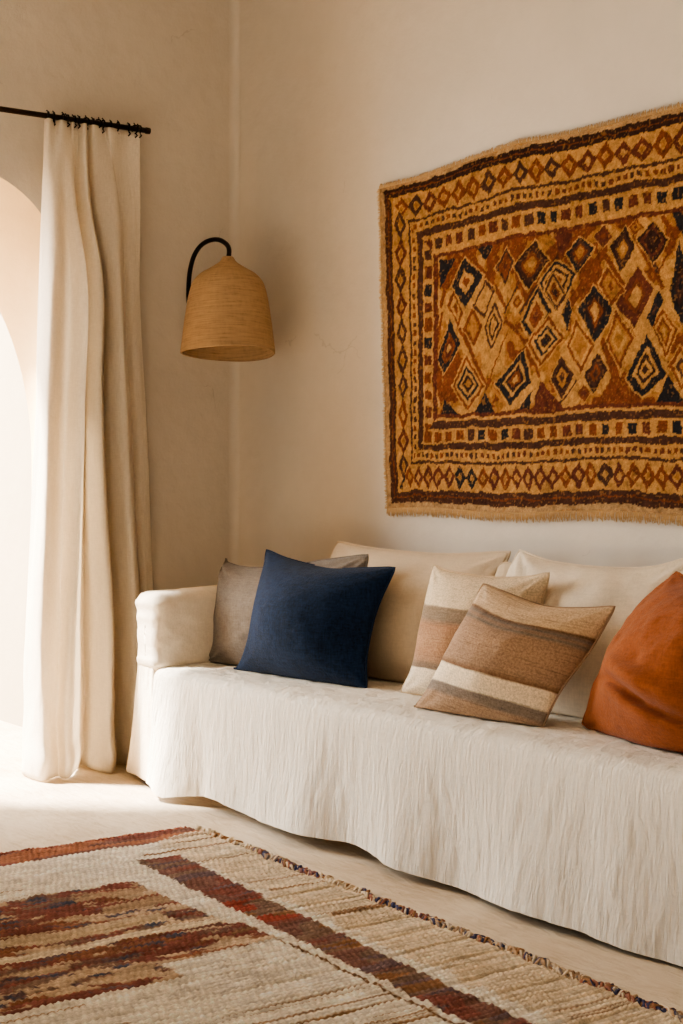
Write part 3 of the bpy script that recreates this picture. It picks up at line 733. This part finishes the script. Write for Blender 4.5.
# ------------------------------------------------------------------ cushions
def pillow(name, label, mat, base, normal, bottom, top_, left, right, Tf=0.10, Tb=0.06, pw=0.68, wr=0.010, seam=None, group=None, seed=1, cat='cushion', extra=None, N=76, zmin=SZ + 0.006, ymax=-0.022, xmin=-9.0):
    n = Vector(normal).normalized(); bax = (Vector((0, 0, 1)) - n * n.z).normalized(); aax = bax.cross(n).normalized()
    if aax.x < 0: aax = -aax
    o = np.array(base, float)
    an, bn, nn = np.array(aax), np.array(bax), np.array(n)
    def pl(pts):
        out = []
        for q in pts:
            w = hit(q[0], q[1], o, nn) - o; out.append((w @ an, w @ bn))
        return arc_resample(np.array(out), N)
    eb, et, el, er = pl(bottom), pl(top_), pl(left), pl(right)
    uu = np.linspace(0, 1, N); V, Uu = np.meshgrid(uu, uu, indexing='ij')
    P = ((1 - V)[..., None] * eb[None] + V[..., None] * et[None] + (1 - Uu)[..., None] * el[:, None] + Uu[..., None] * er[:, None]
         - ((1 - Uu) * (1 - V))[..., None] * eb[0] - (Uu * (1 - V))[..., None] * eb[-1] - ((1 - Uu) * V)[..., None] * et[0] - (Uu * V)[..., None] * et[-1])
    cen = P[N // 2, N // 2]
    for cu, cv_2 in ((0, 0), (0, 1), (1, 0), (1, 1)):          # blunt sewn tips
        rr = np.hypot(V - cv_2, Uu - cu); P = P + (cen - P) * (0.013 * np.exp(-(rr / 0.03) ** 2))[..., None]
    pu, pv = np.clip(1 - (2 * Uu - 1) ** 2, 0, 1), np.clip(1 - (2 * V - 1) ** 2, 0, 1)
    h = (pu * pv) ** pw
    env = np.clip((pu * pv) ** 0.4, 0, 1)
    cr = np.zeros_like(h)
    for cu, cv_2 in ((0, 0), (0, 1), (1, 0), (1, 1)):          # gathers running out of the corners
        a_ = np.arctan2(V - cv_2, Uu - cu); rr = np.hypot(V - cv_2, Uu - cu)
        cr += np.sin(a_ * 11 + seed * 1.7 + cu * 2 + cv_2) * np.exp(-(rr / 0.22) ** 2) * 0.5
    size = np.linalg.norm(eb[-1] - eb[0])
    wv = fbm(Uu * 3.2 + seed, V * 3.2, 130 + seed, 4) * 1.0 + fbm(Uu * 9, V * 9 + seed, 150 + seed, 3) * 0.45
    hf = Tf * h + env * wr * (1.7 * cr + 2.3 * wv)
    if extra is not None: hf = hf + extra(Uu, V) * env
    hb = Tb * h
    base3 = o + P[..., 0:1] * an + P[..., 1:2] * bn
    front_ = base3 + hf[..., None] * nn; back_ = base3 - hb[..., None] * nn
    for a in (front_, back_):
        a[..., 2] = np.maximum(a[..., 2], zmin); a[..., 1] = np.minimum(a[..., 1], ymax); a[..., 0] = np.maximum(a[..., 0], xmin)
    verts = np.concatenate([front_.reshape(-1, 3), back_.reshape(-1, 3)])
    faces = grid_faces(N, N) + grid_faces(N, N, off=N * N, flip=True)
    uvs = np.stack([Uu.ravel(), V.ravel()], 1); uvs = np.concatenate([uvs, uvs])
    root = thing(name, label, cat, tuple(np.array([base3[..., 0].mean(), base3[..., 1].mean(), zmin])), group)
    ob = mesh_obj('cushion_cover', verts, faces, mat, root, uv=uvs)
    bm = bmesh.new(); bm.from_mesh(ob.data); bmesh.ops.remove_doubles(bm, verts=bm.verts, dist=1e-5); bmesh.ops.recalc_face_normals(bm, faces=bm.faces)
    bm.to_mesh(ob.data); bm.free()
    # sewn edge
    loop = [base3[0, i] for i in range(N)] + [base3[j, N - 1] for j in range(1, N)] + [base3[N - 1, i] for i in range(N - 2, -1, -1)] + [base3[j, 0] for j in range(N - 2, 0, -1)]
    loop = [np.array([max(p[0], xmin), min(p[1], ymax), max(p[2], zmin)]) for p in loop]
    mb = MB(); mb.tube(loop + [loop[0]], 0.0032, 6, cap=False); mb.build('seam', seam or mat, root)
    return root

G = 'cushions lined up on the sofa'
pillow('back_cushion', 'plain beige linen back cushion behind the navy cushion', M_beige, (1.45, -0.30, SZ), (0.02, -1, 0.42),
       [(268, 676), (320, 678), (365, 681), (410, 686), (440, 690)], [(337, 541), (365, 547), (400, 551), (450, 554), (512, 551)],
       [(268, 676), (296, 630), (322, 580), (337, 541)], [(440, 690), (462, 640), (488, 595), (512, 551)], Tf=0.12, Tb=0.08, group=G, seed=2, wr=0.011)
pillow('back_cushion', 'off-white linen back cushion between the striped cushions and the rust one', M_white, (2.40, -0.36, SZ), (0.02, -1, 0.46),
       [(452, 694), (500, 704), (560, 718), (620, 733), (668, 744)], [(519, 549), (535, 556), (556, 562), (600, 567), (650, 567), (692, 556)],
       [(452, 694), (474, 645), (500, 590), (519, 549)], [(668, 744), (680, 690), (690, 620), (692, 556)], Tf=0.10, Tb=0.08, group=G, seed=3, wr=0.014)
pillow('throw_cushion', 'taupe grey linen cushion leaning against the left armrest', M_grey, (0.70, -0.505, SZ), (0.12, -1, 0.20),
       [(203, 664), (235, 667), (280, 672), (332, 676)], [(217, 557), (240, 566), (280, 567), (325, 560), (369, 554)],
       [(203, 664), (214, 640), (215, 600), (217, 557)], [(332, 676), (345, 640), (360, 596), (369, 554)], Tf=0.095, Tb=0.06, group=G, seed=4, wr=0.015, xmin=0.655)
pillow('throw_cushion', 'navy blue wool cushion in front of the taupe and beige cushions', M_navy, (1.20, -0.52, SZ), (0.10, -1, 0.34),
       [(233, 674), (270, 676), (320, 684), (367, 690)], [(266, 549), (290, 559), (330, 568), (365, 568), (396, 567)],
       [(233, 674), (252, 642), (262, 600), (266, 549)], [(367, 690), (367, 655), (377, 610), (396, 567)], Tf=0.16, Tb=0.07, seam=M_navy_seam, group=G, seed=5, wr=0.006)
pillow('throw_cushion', 'striped woven cushion with a white foot, behind the other striped cushion', M_str_back, (1.75, -0.45, SZ), (0.10, -1, 0.22),
       [(400, 692), (430, 698), (470, 706), (520, 716)], [(433, 564), (450, 571), (490, 577), (525, 577), (550, 572)],
       [(400, 692), (416, 660), (426, 610), (433, 564)], [(520, 716), (528, 680), (538, 625), (550, 572)], Tf=0.12, Tb=0.06, seam=M_seam_pale, group=G, seed=6, wr=0.007)
pillow('throw_cushion', 'tan and brown striped woven cushion in front, cream band near its foot', M_str_front, (2.20, -0.595, SZ), (0.10, -1, 0.42),
       [(413, 709), (450, 717), (500, 727), (540, 733)], [(483, 583), (505, 592), (545, 606), (585, 608), (616, 606)],
       [(413, 709), (438, 676), (462, 630), (483, 583)], [(540, 733), (560, 692), (590, 651), (616, 606)], Tf=0.125, Tb=0.06, seam=M_seam_tan, group=G, seed=7, wr=0.009)
def crease(Uu, V):
    y0 = 0.20 + 0.10 * np.sin(Uu * 5 + 0.3)
    return sstep(0.08, 0.5, Uu) * (0.036 * np.exp(-((V - y0 - 0.08) / 0.07) ** 2) - 0.045 * np.exp(-((V - y0) / 0.028) ** 2) + 0.022 * np.exp(-((V - y0 + 0.07) / 0.05) ** 2))
pillow('throw_cushion', 'rust orange linen cushion at the right edge, folded at its foot', M_rust, (2.74, -0.515, SZ), (-0.18, -1, 0.42),
       [(581, 724), (608, 738), (650, 754), (680, 756), (720, 752), (770, 745)], [(677, 572), (700, 585), (750, 592), (800, 584)],
       [(581, 724), (603, 676), (641, 612), (676, 571)], [(770, 745), (778, 690), (792, 630), (800, 584)], Tf=0.15, Tb=0.07, group=G, seed=8, wr=0.016, extra=crease)
pillow('throw_cushion', 'small beige cushion mostly hidden, one corner showing above the striped cushions', M_beige, (2.1, -0.33, SZ), (0.05, -1, 0.40),
       [(455, 690), (490, 700), (520, 706)], [(497, 578), (500, 565), (510, 563), (520, 566)],
       [(455, 690), (475, 640), (497, 578)], [(520, 706), (522, 640), (520, 566)], Tf=0.03, Tb=0.02, group=G, seed=9, wr=0.004)

# ------------------------------------------------------------------ floor rug
RX0, RX1, RY0, RY1 = 1.275, 3.95, -0.955, -3.0
rug = thing('area_rug', 'cream wool floor rug with rust, brown and plum motifs and tufted edge', 'rug', (2.5, -2.0, 0.0))
dx = 0.0055
nx, ny = int((RX1 - RX0) / dx), int((RY0 - RY1) / dx)
gx = np.linspace(RX0, RX1, nx); gy = np.linspace(RY1, RY0, ny)
GX, GY = np.meshgrid(gx, gy)                     # [y][x]
wxr = fbm(GX * 9, GY * 9, 201, 3) * 0.03 + (vnoise(GX * 70, GY * 12, 203) - 0.5) * 0.006
wyr = fbm(GX * 9, GY * 9, 207, 3) * 0.02 + (vnoise(GX * 90, GY * 30, 209) - 0.5) * 0.035 + (_hash(np.floor(GX / 0.0195).astype(int), np.zeros_like(GX, int) + 1, 77) - 0.5) * 0.03
PX_ = GX + wxr; PY_ = GY + wyr
r_cream, r_cream2, r_red, r_red2, r_brn, r_plum, r_dkb, r_tan = lin(240, 229, 212), lin(230, 212, 186), lin(140, 90, 80), lin(158, 82, 70), lin(136, 112, 98), lin(118, 98, 100), lin(88, 92, 108), lin(222, 203, 176)
r_bred = lin(136, 100, 90)
PB = GY + 0.35 * wyr
rim = np.zeros((ny, nx, 3)); rim[:] = r_cream
rowj = np.floor(GX / 0.013).astype(int)
hrow = _hash(rowj, rowj * 0 + 1, 3); seg = vnoise(GX / 0.05, GY * 3.5, 211); seg2 = vnoise(GX / 0.028, GY * 5, 213)
d_right = (RY0 - 0.033 * (PX_ - 1.6)) - PY_       # distance in from the sofa-side edge
d_back = PX_ - RX0
rim[d_right < 0.20] = r_tan
rim[(d_right < 0.20) & (seg > 0.55)] = r_cream2
bR, bL = -1.165 - 0.062 * (PX_ - 1.62), -1.300 - 0.050 * (PX_ - 1.57)
band = (PB < bR) & (PB > bL) & (PX_ > 1.58)
rim[band] = r_brn
rim[band & (seg > 0.50)] = r_bred
rim[band & (seg > 0.72)] = r_red
rim[band & (PX_ > 2.10) & (PX_ < 2.34) & (seg2 > 0.35)] = r_red2
rim[band & (seg < 0.28)] = lin(150, 112, 84)
rim[band & (seg2 > 0.80)] = r_plum
stripe = d_back < 0.135 - 0.05 * sstep(-1.25, -1.0, PY_)
rim[stripe] = r_bred
rim[stripe & (seg2 > 0.55)] = lin(172, 116, 90)
rim[stripe & (seg < 0.3)] = r_red
# big motif block
mot = (PX_ > 1.78) & (PX_ < 2.474) & (PB < np.where(PX_ > 2.30, -1.385, -1.415))
mot |= (PX_ >= 2.474) & (PX_ < 2.60) & (PB < -1.71)
q = fbm(GX * 15, GY * 4, 221, 4); q2 = fbm(GX * 24, GY * 6, 223, 4); q3 = fbm(GX * 42, GY * 14, 225, 3)
rim[mot] = r_red
rim[mot & (q > 0.04)] = r_bred
rim[mot & (q > 0.11)] = r_brn
rim[mot & (q < -0.07)] = lin(150, 104, 82)
rim[mot & (q2 > 0.07)] = r_red
rim[mot & (q2 < -0.09)] = lin(200, 176, 150)
rim[mot & (q3 > 0.13)] = r_plum
rim[mot & (q3 > 0.20)] = r_dkb
rim[mot & (q3 < -0.19)] = lin(196, 170, 142)
rim[mot & (np.abs(PX_ - 2.255 - 0.012 * np.sin(GY * 9)) < 0.022) & (PY_ < -1.36)] = r_cream2
rim[mot & (PX_ > 2.07) & (PX_ < 2.19) & (PY_ < -1.50) & (q + 0.25 * q3 > -0.05)] = lin(208, 186, 158)
rim[mot & (PX_ > 1.80) & (PX_ < 2.05) & (PY_ > -1.62) & (q > 0.03)] = lin(176, 150, 124)
# thin dark lines
rim[(np.abs(GY + 0.1 * wyr + 1.385 + 0.03 * (PX_ - 2.5)) < 0.005) & (PX_ > 2.48) & (vnoise(GX * 6, GY * 0, 231) > 0.3)] = lin(130, 100, 74)
lines = (_hash(rowj, rowj * 0 + 5, 9) > 0.84) & (PY_ < -1.39) & (PX_ > 2.5) & (vnoise(GX * 3, GY * 2.2, 233) > 0.40) & ~mot & (np.mod(GX / 0.013, 1) < 0.6)
rim[lines] = lin(158, 126, 94)
rim[(_hash(rowj, rowj * 0 + 6, 19) > 0.80) & ((PX_ < 1.78) | (PY_ > -1.17) | mot) & ~stripe & ~band & (vnoise(GX * 5, GY * 2.6, 235) > 0.5) & (np.mod(GX / 0.013, 1) < 0.55)] = lin(150, 118, 92)
lum = 1 + 0.22 * (hrow - 0.5) + 0.5 * fbm(GX * 40, GY * 25, 241, 3) + 0.25 * fbm(GX * 3, GY * 3, 243, 3)
rim = np.clip(rim * lum[..., None], 0.01, 1)
# knotted relief: rows across, slanted stitches along
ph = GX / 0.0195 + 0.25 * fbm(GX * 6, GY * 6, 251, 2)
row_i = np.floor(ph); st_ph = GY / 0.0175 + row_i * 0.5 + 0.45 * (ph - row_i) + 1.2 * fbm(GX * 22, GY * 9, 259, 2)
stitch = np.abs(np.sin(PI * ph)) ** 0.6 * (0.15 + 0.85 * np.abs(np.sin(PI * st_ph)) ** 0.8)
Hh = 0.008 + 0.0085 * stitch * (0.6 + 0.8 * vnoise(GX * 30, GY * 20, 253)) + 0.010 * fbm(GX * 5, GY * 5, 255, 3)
rim *= ((0.62 + 0.50 * stitch) * (0.84 + 0.32 * _hash(row_i.astype(int), np.floor(st_ph).astype(int), 281)))[..., None]  # gap shade between stitches put into the colour, with random tone per stitch
rim = np.clip(rim, 0.005, 0.95)
grv = 0.006 * (np.exp(-((np.mod(GX + 0.01 * np.sin(GY * 5), 0.117) - 0.05) / 0.006) ** 2)) * (GX > RX0 + 0.85)
Hh = np.maximum(Hh - grv, 0.003)
ed = np.minimum(np.minimum(GX - RX0, RX1 - GX), np.minimum(RY0 - GY, GY - RY1))
Hh = Hh * sstep(-0.004, 0.012, ed) + 0.001
EX = GX + (0.016 * fbm(GY * 14, GY * 0, 261, 3) * 2) * sstep(0.15, 0, GX - RX0)
EY = GY + (-0.033 * (GX - 1.6)) * sstep(0.5, 0, RY0 - GY) + (0.022 * fbm(GX * 16, GX * 0, 263, 3) * 2) * sstep(0.15, 0, RY0 - GY)
rvx = np.stack([EX, EY, Hh], -1)
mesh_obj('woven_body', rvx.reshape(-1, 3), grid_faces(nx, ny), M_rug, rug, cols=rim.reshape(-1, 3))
mb = MB(); rng = random.Random(5)
pal = [lin(92, 92, 124), lin(130, 98, 104), lin(168, 116, 98), lin(82, 82, 112), lin(190, 160, 130), lin(150, 138, 132), lin(208, 184, 154)]
x = RX0 + 0.02
while x < RX1 - 0.02:
    cl = vnoise(np.array([x * 6.0]), np.array([0.3]), 271)[0]
    dens = 0.35 if x < 1.42 else (1.0 if cl > 0.38 else 0.55)
    if rng.random() < dens:
        i = int((x - RX0) / dx); ybase = EY[-1, min(i, nx - 1)]
        hue = vnoise(np.array([x * 14.0]), np.array([4.0]), 273)[0]
        col = pal[min(6, int(hue * 5 + rng.random() * 2.2))]
        if x < 1.50 or cl < 0.42 or rng.random() < 0.25: col = rng.choice([r_tan, r_cream2, lin(160, 122, 90)])
        k = rng.uniform(0.8, 1.15); col = tuple(c * k for c in col)
        ln = rng.uniform(0.015, 0.048); sl = rng.uniform(-0.07, 0.01)
        z0 = rng.uniform(0.008, 0.018)
        mb.tube([(x, ybase - 0.006, 0.007), (x + sl * 0.4, ybase + ln * 0.35, z0), (x + sl * 0.9, ybase + ln * 0.8, 0.009), (x + sl * 1.3, ybase + ln, 0.0045)], [0.003, 0.0042, 0.0036, 0.002], 5, col=col)
    x += rng.uniform(0.002, 0.0055)
mb.build('tufted_fringe', M_rugfringe, rug)
mb = MB(); y = RY0 - 0.01
while y > RY1 + 0.02:
    j = int((y - RY1) / dx); xb = EX[min(j, ny - 1), 0]
    col = rng.choice([r_red, r_red2, lin(120, 62, 48), lin(176, 116, 88)]); ln = rng.uniform(0.004, 0.02)
    mb.tube([(xb + 0.015, y, 0.010), (xb - ln * 0.3, y + rng.uniform(-.01, .01), 0.012), (xb - ln, y + rng.uniform(-.015, .015), 0.005)], [0.005, 0.005, 0.003], 5, col=col)
    y -= rng.uniform(0.004, 0.010)
mb.build('back_edge_yarn', M_rugfringe, rug)

# ------------------------------------------------------------------ light
def aim(o, d):
    o.rotation_euler = Vector(d).to_track_quat('-Z', 'Y').to_euler()
sun = bpy.data.lights.new('sun', 'SUN'); sun.energy = 38.0; sun.angle = math.radians(7); sun.color = (1.0, 0.925, 0.82)
so = bpy.data.objects.new('sun', sun); COL.objects.link(so); so.location = (-3, -3, 5)
EL, AZ = math.radians(52), math.radians(38)
aim(so, (math.cos(EL) * math.cos(AZ), math.cos(EL) * math.sin(AZ), -math.sin(EL)))
sky = bpy.data.lights.new('arch_skylight', 'AREA'); sky.shape = 'RECTANGLE'; sky.size = 2.6; sky.size_y = 2.6; sky.energy = 640; sky.color = (1.0, 0.965, 0.91)
ao = bpy.data.objects.new('arch_skylight', sky); COL.objects.link(ao); ao.location = (-2.7, -2.75, 1.9); aim(ao, (1, 0.50, -0.22))
fill_lamp = bpy.data.lights.new('front_fill', 'AREA'); fill_lamp.shape = 'RECTANGLE'; fill_lamp.size = 1.6; fill_lamp.size_y = 1.8; fill_lamp.energy = 5; fill_lamp.color = (1.0, 0.94, 0.86)  # added soft fill lamp from the left; no window is built here
wo = bpy.data.objects.new('front_fill', fill_lamp); COL.objects.link(wo); wo.location = (0.3, -3.6, 1.0); aim(wo, (0.45, 1, 0.0))
w = bpy.data.worlds.new('World'); S.world = w; w.use_nodes = True
bg = w.node_tree.nodes['Background']; bg.inputs[1].default_value = 1.0
# bright hazy sky on the arch side, a dim warm one on the side of the rest of the house
wt = w.node_tree; tc = wt.nodes.new('ShaderNodeTexCoord'); sp = wt.nodes.new('ShaderNodeSeparateXYZ'); wt.links.new(tc.outputs['Generated'], sp.inputs[0])
mr = wt.nodes.new('ShaderNodeMapRange'); mr.interpolation_type = 'SMOOTHSTEP'
for k_i, v_i in enumerate((-0.45, 0.0, 1.0, 0.0)): mr.inputs[k_i + 1].default_value = v_i
wt.links.new(sp.outputs[0], mr.inputs[0])
wm = wt.nodes.new('ShaderNodeMix'); wm.data_type = 'RGBA'; wm.inputs[6].default_value = (0.17, 0.158, 0.142, 1); wm.inputs[7].default_value = (1.5, 1.45, 1.36, 1)
wt.links.new(mr.outputs[0], wm.inputs[0]); wt.links.new(wm.outputs[2], bg.inputs[0])

# ------------------------------------------------------------------ camera
cam = bpy.data.cameras.new('camera'); co = bpy.data.objects.new('camera', cam); COL.objects.link(co)
cam.sensor_fit = 'VERTICAL'; cam.sensor_height = 36.0; cam.lens = F / 1024 * 36.0
cam.shift_y = -26.0 / 1024; cam.clip_end = 100
co.location = C0; co.rotation_euler = Vector(D).to_track_quat('-Z', 'Y').to_euler()
S.camera = co
S.view_settings.view_transform = 'AgX'
S.view_settings.look = 'AgX - Medium High Contrast'
S.view_settings.exposure = 0.15
S.cycles.max_bounces = 10; S.cycles.diffuse_bounces = 6
S.cycles.sample_clamp_indirect = 6.0
